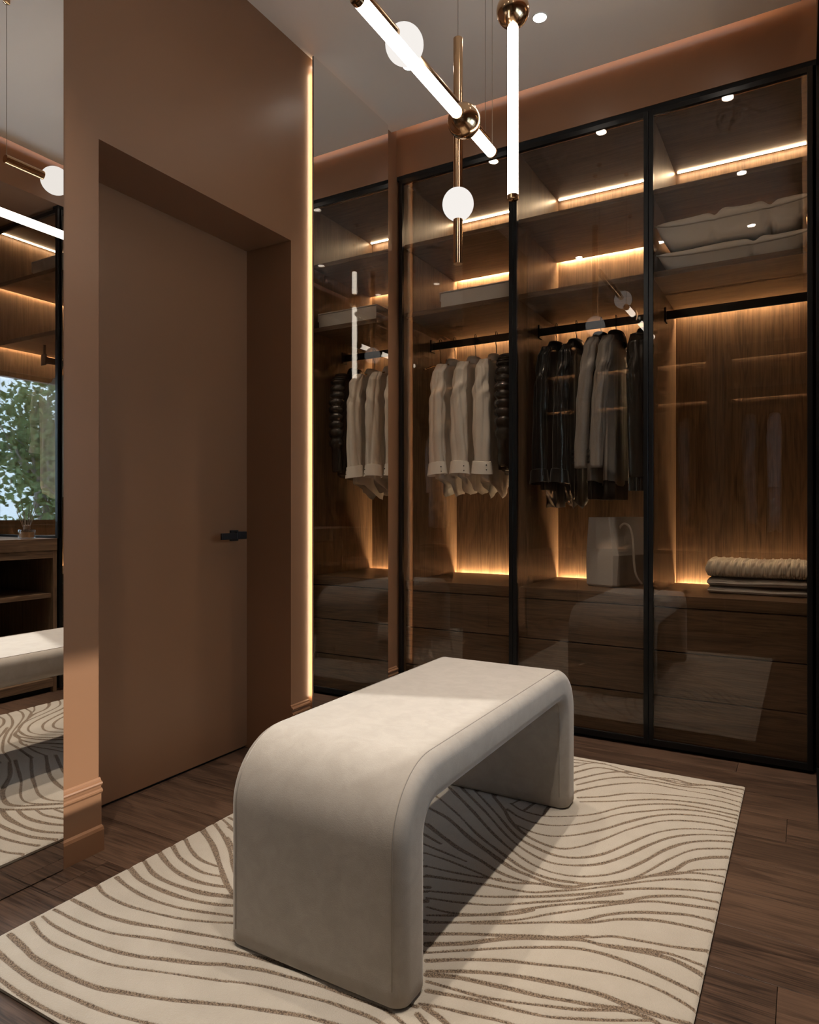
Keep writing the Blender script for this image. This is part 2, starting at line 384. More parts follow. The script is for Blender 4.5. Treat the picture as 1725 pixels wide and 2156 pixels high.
# corner wardrobe beside the window niche, seen in the near mirror
TR = lambda u, v, z: (XR + v, u, z)
cw = unit('corner_wardrobe', 'narrow corner wardrobe with a glass end panel beside the window', 'wardrobe', TR, 2.376, 3.030, 'y', rail=True, railu=(2.50, 3.02), depth=0.66)
for o in [c for c in cw.children if c.name.startswith('side_panel')]:
    me = o.data
    if min(v.co.y for v in me.vertices) < 2.4:      # near end: solid only below the counter, glass above
        for v in me.vertices:
            if v.co.z > 1: v.co.z = 0.852
e = obj('end_panel', MB().box(XR, XR + 0.022, 2.366, 2.388, 0.853, 2.70).box(XR + 0.64, XR + 0.66, 2.366, 2.388, 0.853, 2.70).box(XR + 0.022, XR + 0.64, 2.366, 2.388, 2.68, 2.70).box(XR + 0.022, XR + 0.64, 2.366, 2.388, 0.853, 0.866), M['black'], cw, bevel=0.001, label='glass end panel in a black frame')
obj('pane', bx(XR + 0.02, XR + 0.642, 2.373, 2.378, 0.864, 2.682), M['end_glass'], e)
obj('rail_hanger', bx(XR + 0.341, XR + 0.351, 2.502, 2.514, 1.93, ZB0), M['matblack'], cw)
# low open console under the window
cx0, cx1, cy0, cy1 = XR, 0.70, 0.30, 2.364
con = thing('low_console', 'low open oak console with shelves under the window', 'console', ((cx0 + cx1) / 2, (cy0 + cy1) / 2, 0))
obj('top_board', bx(cx0, 0.715, cy0, cy1, 0.787, 0.853), M['oak_y'], con, bevel=0.001)
n = 3
for i in range(n + 1):
    yy = cy0 + (cy1 - cy0 - 0.022) * i / n
    obj('upright', bx(cx0 + 0.004, cx1, yy, yy + 0.022, 0.0, 0.787), M['oak_z'], con, bevel=0.0008)
for i in range(n):
    ya = cy0 + (cy1 - cy0 - 0.022) * i / n + 0.022; yb = cy0 + (cy1 - cy0 - 0.022) * (i + 1) / n
    for z0, z1 in ((0.745, 0.787), (0.523, 0.548), (0.03, 0.075)):
        obj('shelf', bx(cx0 + (0.004 if z0 > 0.7 or z0 < 0.1 else 0.02), cx1, ya, yb, z0, z1), M['oak_y'], con, bevel=0.0008)
obj('back_panel', bx(cx1, 0.714, cy0, cy1, 0.0, 0.787), M['oak_y'], con)
obj('plinth', bx(cx0 + 0.03, cx0 + 0.05, cy0, cy1, 0.0, 0.03), M['shadow'], con)
# open wardrobe along the wall behind the viewer, seen only as a reflection
TB = lambda u, v, z: (u, -0.06 - v, z)
for k, (a, b) in enumerate(((-1.79, -1.33), (-1.21, -0.70), (-0.58, 0.03))):
    unit('open_wardrobe', ('open oak wardrobe bay reflected in the glass, nearest the tall mirror', 'open oak wardrobe bay reflected in the glass, between the other two',
         'open oak wardrobe bay reflected in the glass, beside the window niche')[k], 'wardrobe', TB, a, b, 'x', 'open bays behind the viewer', door=False, depth=0.64, led=M['led2'])
for k, (a, b) in enumerate(((-1.33, -1.21), (-0.70, -0.58))):
    struct('wall_pier_%d' % (k + 1), bx(a, b, -0.70, -0.06, 0.0, ZF), M['oak_z'], 'oak clad pier between the open bays behind the viewer')

# ---------------------------------------------------------------- bench
def bench():
    x0, x1, y0, y1, zt, z0 = -1.148, -0.681, 1.162, 2.335, 0.483, 0.014
    th, R = 0.105, 0.155
    cx, hw, ht = (x0 + x1) / 2, (x1 - x0) / 2, th / 2
    t = thing('arched_bench', 'beige velvet upholstered waterfall bench standing on the rug', 'bench', (cx, (y0 + y1) / 2, 0.012))
    path = []                                   # outer path: (y, z, normal)
    def seg(ya, za, yb, zb, ny, nz, n):
        for i in range(n + 1): path.append((ya + (yb - ya) * i / n, za + (zb - za) * i / n, ny, nz))
    seg(y0, z0, y0, zt - R, -1, 0, 8)
    for i in range(1, 14):
        a = PI / 2 * i / 14; path.append((y0 + R - R * math.cos(a), zt - R + R * math.sin(a), -math.cos(a), math.sin(a)))
    seg(y0 + R, zt, y1 - R, zt, 0, 1, 16)
    for i in range(1, 14):
        a = PI / 2 * (1 - i / 14); path.append((y1 - R + R * math.cos(a), zt - R + R * math.sin(a), math.cos(a), math.sin(a)))
    seg(y1, zt - R, y1, z0, 1, 0, 8)
    rc = 0.032
    sec = []
    for sx, st, a0 in ((1, 1, 0), (-1, 1, 90), (-1, -1, 180), (1, -1, 270)):
        for i in range(8):
            a = math.radians(a0 + 90 * i / 7)
            sec.append((sx * (hw - rc) + rc * math.cos(a), st * (ht - rc) + rc * math.sin(a)))
        # slightly crowned broad faces
        if st == 1 and sx == 1 or st == -1 and sx == -1:
            for i in range(1, 6):
                f = 1 - 2 * i / 6
                sec.append((sx * f * (hw - rc), st * ht))
    def ring(p, shrink=0.0):
        yy, zz, ny, nz = p
        out = []
        for sx, sn in sec:
            fx = sx * (1 - shrink / hw); fn = sn * (1 - shrink / ht)
            out.append((cx + fx, yy + ny * (fn - ht), zz + nz * (fn - ht)))
        return out
    rings = [ring(path[0], 0.009), ring((path[0][0], path[0][1] + 0.004, -1, 0), 0.003), ring((path[0][0], path[0][1] + 0.012, -1, 0), 0.0)] + [ring(p) for p in path[1:-1]] \
        + [ring((path[-1][0], path[-1][1] + 0.012, 1, 0), 0.0), ring((path[-1][0], path[-1][1] + 0.004, 1, 0), 0.003), ring(path[-1], 0.009)]
    obj('upholstery', MB().loft(rings), M['velvet'], t, smooth=True)
    for s in (1, -1):
        pts = [(cx + s * (hw - rc + 0.006), yy - ny * 0.0004, zz - nz * 0.0004) for yy, zz, ny, nz in path[1:-1]]
        obj('seam', MB().tube(pts, 0.0013, 6), M['seam'], t, smooth=True)
        pts = [(cx + s * (hw - rc + 0.006), yy - ny * (th - 0.0004), zz - nz * (th - 0.0004)) for yy, zz, ny, nz in path[1:-1]]
        obj('seam', MB().tube(pts, 0.0013, 6), M['seam'], t, smooth=True)
    for yy in (y0 + 0.02, y1 - 0.02 - 0.065):
        obj('glide', bx(x0 + 0.03, x1 - 0.03, yy, yy + 0.065, 0.0125, z0 + 0.002), M['matblack'], t)
def velvet():
    m, nt, b, N, L = newmat('bench_velvet')
    tc = N.new('ShaderNodeTexCoord')
    n1 = N.new('ShaderNodeTexNoise'); n1.inputs['Scale'].default_value = 24; n1.inputs['Detail'].default_value = 8; n1.inputs['Roughness'].default_value = 0.6; n1.inputs['Distortion'].default_value = 0.6
    n2 = N.new('ShaderNodeTexNoise'); n2.inputs['Scale'].default_value = 420; n2.inputs['Detail'].default_value = 2
    L.new(tc.outputs['Object'], n1.inputs['Vector']); L.new(tc.outputs['Object'], n2.inputs['Vector'])
    cr = N.new('ShaderNodeValToRGB'); cr.color_ramp.elements[0].position = 0.36; cr.color_ramp.elements[1].position = 0.66
    cr.color_ramp.elements[0].color = (0.348, 0.308, 0.264, 1); cr.color_ramp.elements[1].color = (0.388, 0.346, 0.300, 1)
    L.new(n1.outputs['Fac'], cr.inputs[0]); L.new(cr.outputs[0], b.inputs['Base Color'])
    b.inputs['Roughness'].default_value = 0.85; b.inputs['Specular IOR Level'].default_value = 0.25
    b.inputs['Sheen Weight'].default_value = 0.35; b.inputs['Sheen Roughness'].default_value = 0.35
    bp = N.new('ShaderNodeBump'); bp.inputs['Strength'].default_value = 0.25; bp.inputs['Distance'].default_value = 0.0012
    L.new(n2.outputs['Fac'], bp.inputs['Height']); L.new(bp.outputs[0], b.inputs['Normal'])
    return m
M['velvet'] = velvet()
M['seam'] = plain('seam_thread', (0.30, 0.265, 0.225), 0.9)
bench()

# ---------------------------------------------------------------- rug with carved lines
RUG=[(1.2,[(-1616,935),(-1534,922),(-1490,914),(-1426,912),(-1343,914),(-1273,922),(-1217,939),(-1128,968),(-1063,995),(-1005,1019),(-1005,1020),(-929,1046),(-853,1071),(-783,1083),(-730,1087)]),
(0.8,[(-1617,989),(-1558,972),(-1490,964),(-1409,970),(-1330,980),(-1266,998),(-1193,1024),(-1119,1048),(-1055,1070),(-1056,1071),(-986,1095),(-912,1111),(-844,1125),(-781,1131),(-730,1133),(-679,1124)]),
(1.0,[(-1619,1017),(-1572,1009),(-1498,1006),(-1417,1010),(-1348,1018),(-1283,1033),(-1228,1054),(-1154,1081),(-1095,1110),(-1093,1108),(-1021,1133),(-948,1146),(-876,1158),(-808,1161),(-751,1165),(-712,1163),(-669,1149),(-631,1131)]),
(1.1,[(-1620,1049),(-1539,1047),(-1474,1050),(-1404,1060),(-1323,1088),(-1240,1111),(-1159,1134),(-1129,1144),(-1057,1161),(-992,1170),(-914,1179),(-820,1187),(-721,1195),(-671,1204)]),
(1.0,[(-1622,1099),(-1566,1097),(-1488,1096),(-1406,1108),(-1341,1126),(-1255,1150),(-1193,1167),(-1128,1183),(-999,1219),(-850,1266),(-724,1298)]),
(1.0,[(-1626,1173),(-1568,1155),(-1485,1151),(-1411,1160),(-1316,1179),(-1236,1209),(-1178,1235),(-1044,1274),(-883,1315),(-736,1364)]),
(1.2,[(-1617,1225),(-1547,1209),(-1460,1200),(-1375,1206),(-1305,1222),(-1241,1242),(-1198,1256),(-1070,1307),(-913,1360),(-769,1424)]),
(1.2,[(-1625,1275),(-1555,1251),(-1479,1243),(-1399,1244),(-1338,1253),(-1280,1269),(-1231,1291),(-1104,1347),(-945,1408),(-792,1467)]),
(1.6,[(-1627,1322),(-1548,1289),(-1476,1278),(-1405,1281),(-1342,1290),(-1289,1307),(-1265,1312),(-1245,1306)]),
(1.2,[(-1633,1379),(-1563,1348),(-1493,1326),(-1421,1319),(-1367,1326),(-1316,1341)]),
(1.2,[(-1627,1424),(-1559,1388),(-1496,1370),(-1434,1360),(-1373,1370)]),
(1.3,[(-1625,1471),(-1554,1430),(-1489,1406),(-1421,1403)]),
(1.7,[(-1630,1543),(-1522,1483),(-1427,1415),(-1342,1354),(-1277,1318),(-1245,1306),(-1175,1323),(-1051,1395),(-932,1475),(-833,1544)]),
(1.4,[(-1626,1591),(-1540,1544),(-1465,1492),(-1395,1434),(-1327,1382),(-1297,1361),(-1233,1352),(-1119,1405),(-1005,1496),(-854,1582)]),
(1.2,[(-1625,1626),(-1547,1591),(-1495,1558),(-1466,1538),(-1346,1515),(-1148,1567),(-915,1695)]),
(1.1,[(-1619,1646),(-1560,1636),(-1446,1628),(-1227,1676),(-949,1759)]),
(1.1,[(-1587,885),(-1562,882),(-1483,873),(-1394,869),(-1314,875),(-1237,881),(-1177,889),(-1090,908),(-1024,918)]),
(1.2,[(-1505,836),(-1479,835),(-1412,831),(-1336,830),(-1266,833),(-1208,839),(-1156,845)]),
(1.0,[(-771,2652),(-735,2710),(-685,2730),(-590,2701),(-501,2684),(-422,2704),(-356,2691),(-273,2714),(-190,2726)]),
(1.0,[(-754,2593),(-706,2670),(-648,2686),(-540,2667),(-435,2684),(-355,2680)]),
(1.0,[(-734,2525),(-661,2633),(-587,2688),(-484,2681),(-377,2667),(-288,2706),(-187,2681)]),
(1.0,[(-718,2471),(-647,2575),(-576,2636),(-495,2649),(-390,2647),(-291,2668),(-185,2648)]),
(1.0,[(-702,2415),(-644,2497),(-563,2578),(-488,2615),(-385,2614),(-278,2617),(-185,2599)]),
(1.0,[(-681,2363),(-607,2417),(-542,2484),(-471,2524),(-361,2558),(-252,2576),(-186,2560)]),
(1.0,[(-665,2333),(-583,2384),(-509,2439),(-427,2491),(-319,2522),(-247,2525),(-186,2518)]),
(1.0,[(-866,2202),(-813,2169),(-739,2165),(-672,2199),(-598,2262),(-531,2362),(-454,2432),(-372,2475),(-278,2486),(-187,2482)]),
(1.0,[(-859,2153),(-801,2116),(-733,2103),(-665,2127),(-595,2195),(-531,2296),(-457,2367),(-379,2428),(-290,2459),(-188,2454)]),
(1.0,[(-795,2061),(-725,2038),(-668,2044),(-609,2087),(-544,2168),(-492,2254),(-424,2346),(-353,2399),(-264,2424),(-188,2419)]),
(1.0,[(-933,2219),(-869,2147),(-817,2077),(-756,2020),(-693,1987),(-626,1979),(-576,2021),(-528,2102),(-480,2200),(-415,2298),(-353,2348),(-266,2375),(-185,2374)]),
(1.0,[(-1009,2232),(-889,2115),(-770,1994),(-695,1952),(-618,1933),(-557,1957),(-505,2013),(-460,2104),(-406,2212),(-349,2280),(-280,2320),(-187,2350)]),
(1.0,[(-1049,2221),(-916,2100),(-794,1980),(-711,1919),(-631,1888),(-568,1901),(-502,1947),(-450,2029),(-399,2138),(-347,2223),(-275,2282),(-188,2320)]),
(1.0,[(-1102,2215),(-964,2093),(-837,1973),(-738,1895),(-651,1847),(-575,1840),(-507,1868),(-446,1928),(-397,2022),(-357,2122),(-310,2198),(-252,2248),(-187,2277)]),
(1.0,[(-1101,2122),(-988,2038),(-869,1938),(-774,1875),(-682,1821),(-603,1803),(-530,1818),(-496,1831),(-444,1867),(-401,1919),(-371,1985),(-336,2072),(-286,2163),(-228,2207),(-186,2228)]),
(1.3,[(-1089,2032),(-999,1992),(-887,1910),(-803,1858),(-710,1805),(-650,1790),(-582,1779),(-525,1799),(-476,1845),(-414,1898),(-365,1954),(-315,2017),(-288,2084),(-245,2134),(-188,2172)]),
(1.3,[(-1038,1922),(-954,1871),(-880,1830),(-799,1799),(-729,1766),(-671,1757),(-615,1763),(-569,1779)]),
(1.0,[(-364,1950),(-295,2007),(-259,2049),(-184,2095)]),
(1.0,[(-414,1898),(-339,1978),(-268,2027),(-189,2048)]),
(1.0,[(-950,1758),(-879,1753),(-800,1739),(-726,1726),(-670,1737),(-615,1763),(-545,1783),(-496,1828)]),
(1.0,[(-915,1695),(-840,1702),(-769,1715),(-709,1735)]),
(1.0,[(-892,1651),(-791,1675),(-712,1694),(-622,1713),(-561,1754),(-500,1800),(-431,1862),(-370,1917),(-307,1966),(-236,2000),(-185,2009)]),
(1.0,[(-856,1585),(-765,1619),(-708,1639),(-615,1692),(-544,1739),(-474,1792),(-415,1845),(-352,1887),(-272,1927),(-186,1957)]),
(1.0,[(-841,1556),(-759,1579),(-678,1613),(-596,1673),(-527,1724),(-470,1776),(-411,1828)]),
(1.0,[(-821,1520),(-754,1529),(-678,1567),(-610,1629),(-541,1692),(-463,1749),(-402,1790),(-345,1847),(-267,1892),(-186,1907)]),
(1.0,[(-804,1489),(-725,1534),(-628,1596),(-585,1643)]),
(1.0,[(-791,1464),(-713,1508),(-609,1579),(-548,1641),(-485,1701),(-410,1773),(-341,1825),(-262,1852),(-188,1871)]),
(1.0,[(-696,1512),(-614,1561),(-538,1609),(-471,1653),(-428,1705),(-371,1752),(-306,1786),(-245,1810),(-182,1813)]),
(1.0,[(-538,1609),(-450,1659),(-394,1705),(-325,1742),(-259,1758),(-183,1765)]),
(1.0,[(-769,1423),(-693,1467),(-620,1503),(-548,1540),(-490,1568),(-435,1604)]),
(1.0,[(-434,1600),(-388,1631),(-328,1646),(-259,1661),(-184,1685)]),
(1.5,[(-750,1389),(-678,1435),(-601,1499),(-517,1547),(-450,1581),(-398,1586),(-349,1599),(-296,1611),(-242,1610),(-182,1587)]),
(1.0,[(-303,1621),(-255,1630),(-182,1622)]),
(1.0,[(-408,1585),(-350,1604),(-298,1624)]),
(1.0,[(-736,1363),(-667,1412),(-588,1467),(-525,1506),(-460,1541),(-401,1555),(-339,1554),(-284,1546),(-230,1534),(-186,1523)]),
(1.0,[(-723,1338),(-653,1383),(-572,1425),(-505,1449),(-440,1474),(-375,1493),(-318,1501),(-261,1496),(-213,1481),(-186,1467)]),
(1.2,[(-706,1308),(-659,1335),(-601,1364),(-536,1388),(-470,1405),(-404,1418),(-357,1422),(-310,1418),(-265,1418),(-222,1421),(-185,1427),(-168,1427)]),
(1.2,[(-701,1298),(-646,1321),(-587,1334),(-530,1346),(-473,1355),(-419,1370),(-366,1385),(-307,1408)]),
(1.0,[(-691,1279),(-634,1286),(-570,1295),(-516,1311),(-446,1336),(-387,1359),(-314,1397),(-262,1401),(-234,1389)]),
(1.0,[(-677,1254),(-611,1272),(-555,1285),(-499,1294),(-437,1308),(-380,1334),(-320,1364),(-261,1398)]),
(1.0,[(-672,1214),(-631,1226),(-584,1235),(-530,1248),(-484,1255),(-439,1258)]),
(1.0,[(-659,1210),(-623,1201),(-597,1190),(-574,1174)]),
(1.0,[(-662,1186),(-632,1170),(-615,1157)])]
def rug():
    X0, X1, Y0, Y1, H = -1.632, -0.187, 0.822, 2.754, 0.012
    step = 0.004
    nx = int(round((X1 - X0) / step)); ny = int(round((Y1 - Y0) / step))
    xs = np.linspace(X0, X1, nx + 1); ys = np.linspace(Y0, Y1, ny + 1)
    D = np.full((ny + 1, nx + 1), 0.05)
    rng = np.random.default_rng(3)
    extra = [(1.0, [(-1572, 1594), (-1392, 1550), (-1152, 1620), (-942, 1720)]), (1.0, [(-1522, 1544), (-1332, 1440), (-1132, 1510), (-872, 1658)]), (1.0, [(-1442, 1474), (-1282, 1390), (-1072, 1498), (-856, 1604)]), (1.0, [(-1102, 2214), (-1292, 2374), (-1492, 2474), (-1642, 2504)]), (1.0, [(-1050, 2222), (-1232, 2414), (-1452, 2544), (-1642, 2584)]), (1.0, [(-1010, 2232), (-1172, 2454), (-1392, 2604), (-1642, 2670)]), (1.0, [(-934, 2220), (-1072, 2454), (-1272, 2634), (-1472, 2774)]), (1.0, [(-1102, 2120), (-1332, 2284), (-1512, 2364), (-1642, 2394)]), (1.0, [(-1090, 2032), (-1332, 2174), (-1512, 2254), (-1642, 2284)]), (1.0, [(-1038, 1920), (-1292, 2044), (-1492, 2124), (-1642, 2164)]), (1.0, [(-942, 1830), (-1212, 1934), (-1452, 2014), (-1642, 2054)]), (1.0, [(-832, 1774), (-1112, 1830), (-1412, 1904), (-1642, 1944)]), (1.0, [(-1152, 1700), (-1232, 1754), (-1432, 1804), (-1642, 1844)]), (1.0, [(-1232, 1674), (-1372, 1704), (-1512, 1734), (-1642, 1738)]), (1.0, [(-754, 2594), (-802, 2454), (-832, 2314), (-862, 2202)]), (1.0, [(-734, 2526), (-768, 2394), (-792, 2274), (-808, 2174)]), (1.0, [(-770, 2654), (-882, 2514), (-942, 2374), (-934, 2220)]), (1.0, [(-702, 2414), (-728, 2314), (-746, 2234), (-740, 2166)]), (1.0, [(-736, 2710), (-872, 2634), (-982, 2454), (-1010, 2232)]), (1.0, [(-684, 2730), (-832, 2710), (-1032, 2614), (-1132, 2454)]), (1.0, [(-732, 1088), (-512, 1124), (-332, 1194), (-176, 1214)]), (1.0, [(-678, 1124), (-492, 1194), (-332, 1274), (-176, 1298)]), (1.0, [(-576, 1174), (-392, 1274), (-176, 1354)]), (1.0, [(-1026, 918), (-732, 954), (-432, 1014), (-176, 1094)]), (1.0, [(-1156, 844), (-792, 864), (-432, 924), (-176, 994)]), (1.0, [(-832, 814), (-432, 854), (-176, 904)])]      # stretches behind and below the bench
    win = 9
    for w, pts in RUG + extra:
        P = np.array(pts, float) / 1000
        # Catmull-Rom through the traced points
        Q = np.vstack([2 * P[0] - P[1], P, 2 * P[-1] - P[-2]])
        smp = []
        for i in range(1, len(Q) - 2):
            p0, p1, p2, p3 = Q[i - 1], Q[i], Q[i + 1], Q[i + 2]
            n = max(2, int(np.linalg.norm(p2 - p1) / 0.003))
            for t in np.arange(n) / n:
                smp.append(0.5 * ((2 * p1) + (-p0 + p2) * t + (2 * p0 - 5 * p1 + 4 * p2 - p3) * t * t + (-p0 + 3 * p1 - 3 * p2 + p3) * t ** 3))
        ph = rng.uniform(0, 6)
        for k, (px, py) in enumerate(smp):
            ww = w * (1 + 0.22 * math.sin(k * 0.021 + ph) + 0.10 * math.sin(k * 0.11 + ph))
            i = int((px - X0) / step); j = int((py - Y0) / step)
            if i < -win or j < -win or i > nx + win or j > ny + win: continue
            i0, i1, j0, j1 = max(0, i - win), min(nx + 1, i + win), max(0, j - win), min(ny + 1, j + win)
            if i0 >= i1 or j0 >= j1: continue
            d = np.hypot(xs[None, i0:i1] - px, ys[j0:j1, None] - py) - 0.0051 * ww
            D[j0:j1, i0:i1] = np.minimum(D[j0:j1, i0:i1], d)
    groove = np.clip((D + 0.003) / 0.006, 0, 1)
    edge = np.minimum(np.minimum(xs[None, :] - X0, X1 - xs[None, :]), np.minimum(ys[:, None] - Y0, Y1 - ys[:, None]))
    Z = H - 0.0035 * (1 - groove) - 0.004 * np.clip(1 - edge / 0.006, 0, 1) ** 2
    gx, gy = np.meshgrid(xs, ys)
    V = np.stack([gx, gy, Z], -1).reshape(-1, 3)
    idx = np.arange((nx + 1) * (ny + 1)).reshape(ny + 1, nx + 1)
    F = np.stack([idx[:-1, :-1], idx[:-1, 1:], idx[1:, 1:], idx[1:, :-1]], -1).reshape(-1, 4)
    me = bpy.data.meshes.new('pile'); me.from_pydata(V.tolist(), [], F.tolist()); me.update()
    at = me.attributes.new('carve', 'FLOAT', 'POINT'); at.data.foreach_set('value', D.reshape(-1).astype(np.float32))
    for p in me.polygons: p.use_smooth = True
    m, nt, b, N, L = newmat('carved_wool')
    a = N.new('ShaderNodeAttribute'); a.attribute_name = 'carve'
    tc = N.new('ShaderNodeTexCoord')
    n1 = N.new('ShaderNodeTexNoise'); n1.inputs['Scale'].default_value = 300; n1.inputs['Detail'].default_value = 3; L.new(tc.outputs['Object'], n1.inputs['Vector'])
    n3 = N.new('ShaderNodeTexNoise'); n3.inputs['Scale'].default_value = 14; n3.inputs['Detail'].default_value = 4; L.new(tc.outputs['Object'], n3.inputs['Vector'])
    vo = N.new('ShaderNodeTexVoronoi'); vo.inputs['Scale'].default_value = 300; L.new(tc.outputs['Object'], vo.inputs['Vector'])
    wob = N.new('ShaderNodeMath'); wob.operation = 'MULTIPLY_ADD'; wob.inputs[1].default_value = 0.004; L.new(n1.outputs['Fac'], wob.inputs[0]); L.new(a.outputs['Fac'], wob.inputs[2])
    mr = N.new('ShaderNodeMapRange'); mr.inputs['From Min'].default_value = 0.0012; mr.inputs['From Max'].default_value = 0.0032; L.new(wob.outputs[0], mr.inputs['Value'])
    cream = N.new('ShaderNodeMix'); cream.data_type = 'RGBA'; cream.inputs[6].default_value = (0.420, 0.372, 0.308, 1); cream.inputs[7].default_value = (0.515, 0.465, 0.395, 1); L.new(n3.outputs['Fac'], cream.inputs[0])
    loop = N.new('ShaderNodeMix'); loop.data_type = 'RGBA'; loop.inputs[6].default_value = (0.310, 0.230, 0.162, 1); loop.inputs[7].default_value = (0.092, 0.066, 0.047, 1)
    v2 = N.new('ShaderNodeMapRange'); v2.inputs['From Min'].default_value = 0.25; v2.inputs['From Max'].default_value = 0.75; L.new(vo.outputs['Distance'], v2.inputs['Value']); L.new(v2.outputs[0], loop.inputs[0])
    mx = N.new('ShaderNodeMix'); mx.data_type = 'RGBA'; L.new(mr.outputs[0], mx.inputs[0]); L.new(loop.outputs[2], mx.inputs[6]); L.new(cream.outputs[2], mx.inputs[7])
    L.new(mx.outputs[2], b.inputs['Base Color']); b.inputs['Roughness'].default_value = 0.95; b.inputs['Specular IOR Level'].default_value = 0.1; b.inputs['Sheen Weight'].default_value = 0.2
    bp = N.new('ShaderNodeBump'); bp.inputs['Strength'].default_value = 0.8; bp.inputs['Distance'].default_value = 0.003; L.new(n1.outputs['Fac'], bp.inputs['Height']); L.new(bp.outputs[0], b.inputs['Normal'])
    me.materials.append(m)
    t = thing('area_rug', 'cream carved wool rug with brown wavy lines under the bench', 'rug', ((X0 + X1) / 2, (Y0 + Y1) / 2, 0))
    o = bpy.data.objects.new('pile', me); COL.objects.link(o); o.parent = t; o.matrix_parent_inverse = Matrix.Translation(-t.location)
    obj('backing', bx(X0 + 0.001, X1 - 0.001, Y0 + 0.001, Y1 - 0.001, 0.0008, H - 0.0045), plain('rug_backing', (0.33, 0.28, 0.22), 0.95), t)
rug()

# ---------------------------------------------------------------- pendant lights
def cable(x, y, z, t, r=0.0011):
    obj('cable', MB().tube([(x, y, z), (x, y, ZC)], r, 6), M['cable'], t)
    obj('canopy', MB().lathe((x, y, ZC), [(0.012, 0.0), (0.012, -0.012), (0.006, -0.016), (0.002, -0.016)], 16), M['gold'], t, smooth='auto')
RT = 0.0165
def tube_pendant(c, axis, a0, a1, s, label):
    """c: fixed coordinates; a0..a1 the tube's extent, s the brass ball on it"""
    pos = lambda a: (c[0], c[1], a) if axis == 'z' else (c[0], a, c[1])
    t = thing('tube_pendant', label, 'pendant light', pos(min(a0, a1)), 'brass and glass pendant lights')
    rs = 0.050
    for p, q in ((a0 + 0.014, s - rs * 0.97), (s + rs * 0.97, a1 - 0.014)):
        obj('lit_tube', MB().lathe(pos(p), [(RT - 0.003, 0), (RT, 0.003), (RT, q - p - 0.003), (RT - 0.003, q - p)], 28, axis), M['tube'], t, smooth='auto')
    for p, d in ((a0, 1), (a1, -1)):
        obj('end_cap', MB().lathe(pos(p), [(RT - 0.002, 0), (RT + 0.0005, d * 0.002), (RT + 0.0005, d * 0.014)], 28, axis), M['gold'], t, smooth='auto')
    obj('brass_ball', MB().sphere(pos(s), rs, 40, 24, axis), M['gold'], t, smooth=True)
    if axis == 'z': cable(c[0], c[1], max(a0, a1), t)
    else: cable(c[0], a0 + 0.006, c[1] + RT, t); cable(c[0], a1 - 0.006, c[1] + RT, t)
def globe_pendant(c, axis, a0, a1, s, label):
    pos = lambda a: (c[0], c[1], a) if axis == 'z' else (c[0], a, c[1])
    t = thing('globe_pendant', label, 'pendant light', pos(min(a0, a1)), 'brass and glass pendant lights')
    obj('brass_rod', MB().lathe(pos(a0), [(RT - 0.001, 0), (RT, 0.001), (RT, a1 - a0 - 0.001), (RT - 0.001, a1 - a0)], 32, axis), M['gold'], t, smooth='auto')
    obj('globe', MB().sphere(pos(s), 0.054, 40, 24, axis, 1.03), M['globe'], t, smooth=True, label='opal white glass globe')
    if axis == 'z': cable(c[0], c[1], max(a0, a1), t)
    else: cable(c[0], a0 + 0.006, c[1] + RT, t); cable(c[0], a1 - 0.006, c[1] + RT, t)
tube_pendant((-0.770, 1.974), 'z', 1.948, 2.745, 2.523, 'vertical lit tube pendant with a brass ball at the top')
tube_pendant((-0.881, 2.165), 'y', 1.290, 2.082, 1.863, 'horizontal lit tube pendant with a brass ball on it')
globe_pendant((-1.039, 2.148), 'z', 1.856, 2.634, 2.062, 'vertical brass rod pendant with a white globe near its lower end')
globe_pendant((-0.986, 2.326), 'y', 1.489, 2.267, 1.690, 'horizontal brass rod pendant with a white globe behind the lit tube')

# ---------------------------------------------------------------- clothes on hangers
def hanger(c, rot, label, gap=0.10, bar=True, group='clothes hangers'):
    """c = point on top of the rail; rot: direction of the shoulders (0: along y, 1: along x)"""
    t = thing('clothes_hanger', label, 'hanger', (c[0], c[1], c[2] - gap), group)
    e = (0, 1) if rot == 0 else (1, 0)
    p = lambda s, z: (c[0] + e[0] * s, c[1] + e[1] * s, c[2] + z)
    hook = [p(0.012, 0.002)] + [p(0.012 * math.cos(a), 0.005 + 0.010 * math.sin(a)) for a in [PI * i / 8 for i in range(9)]] + [p(-0.012, -0.03), p(-0.010, -0.05), p(0.0, -0.058), p(0.0, -gap)]
    obj('hook', MB().tube(hook, 0.0019, 7), M['matblack'], t, smooth=True)
    if bar:
        sh = [p(s, -gap - 0.055 * (abs(s) / 0.19) ** 1.3) for s in [0.19 * i / 8 for i in range(-8, 9)]]
        obj('shoulder_bar', MB().tube(sh, 0.0048, 8, ratio=1.0), M['gold'], t, smooth=True)
    return t

def ring2(cx, cy, z, hx, hy, n, fold=0.0, k=3, ph=0.0, rot=0, droop=None, pw=2.6):
    out = []
    for i in range(n):
        a = 2 * PI * i / n
        ca, sa = math.cos(a), math.sin(a)
        s = hy * (abs(sa) ** (2 / pw)) * (1 if sa >= 0 else -1)
        w = hx * (abs(ca) ** (2 / pw)) * (1 if ca >= 0 else -1)
        q = s / max(hy, 0.01)
        w += fold * (math.sin(k * PI * q + ph) + 0.6 * math.sin(2.3 * k * PI * q - ph) + 0.8 * (abs(math.sin(1.5 * k * q + 2 * ph)) ** 0.5 - 0.7))
        zz = z + (droop(s / max(hy, 1e-3), ca) if droop else 0)
        out.append((cx + w, cy + s, zz) if rot == 0 else (cx + s, cy + w, zz))
    return out

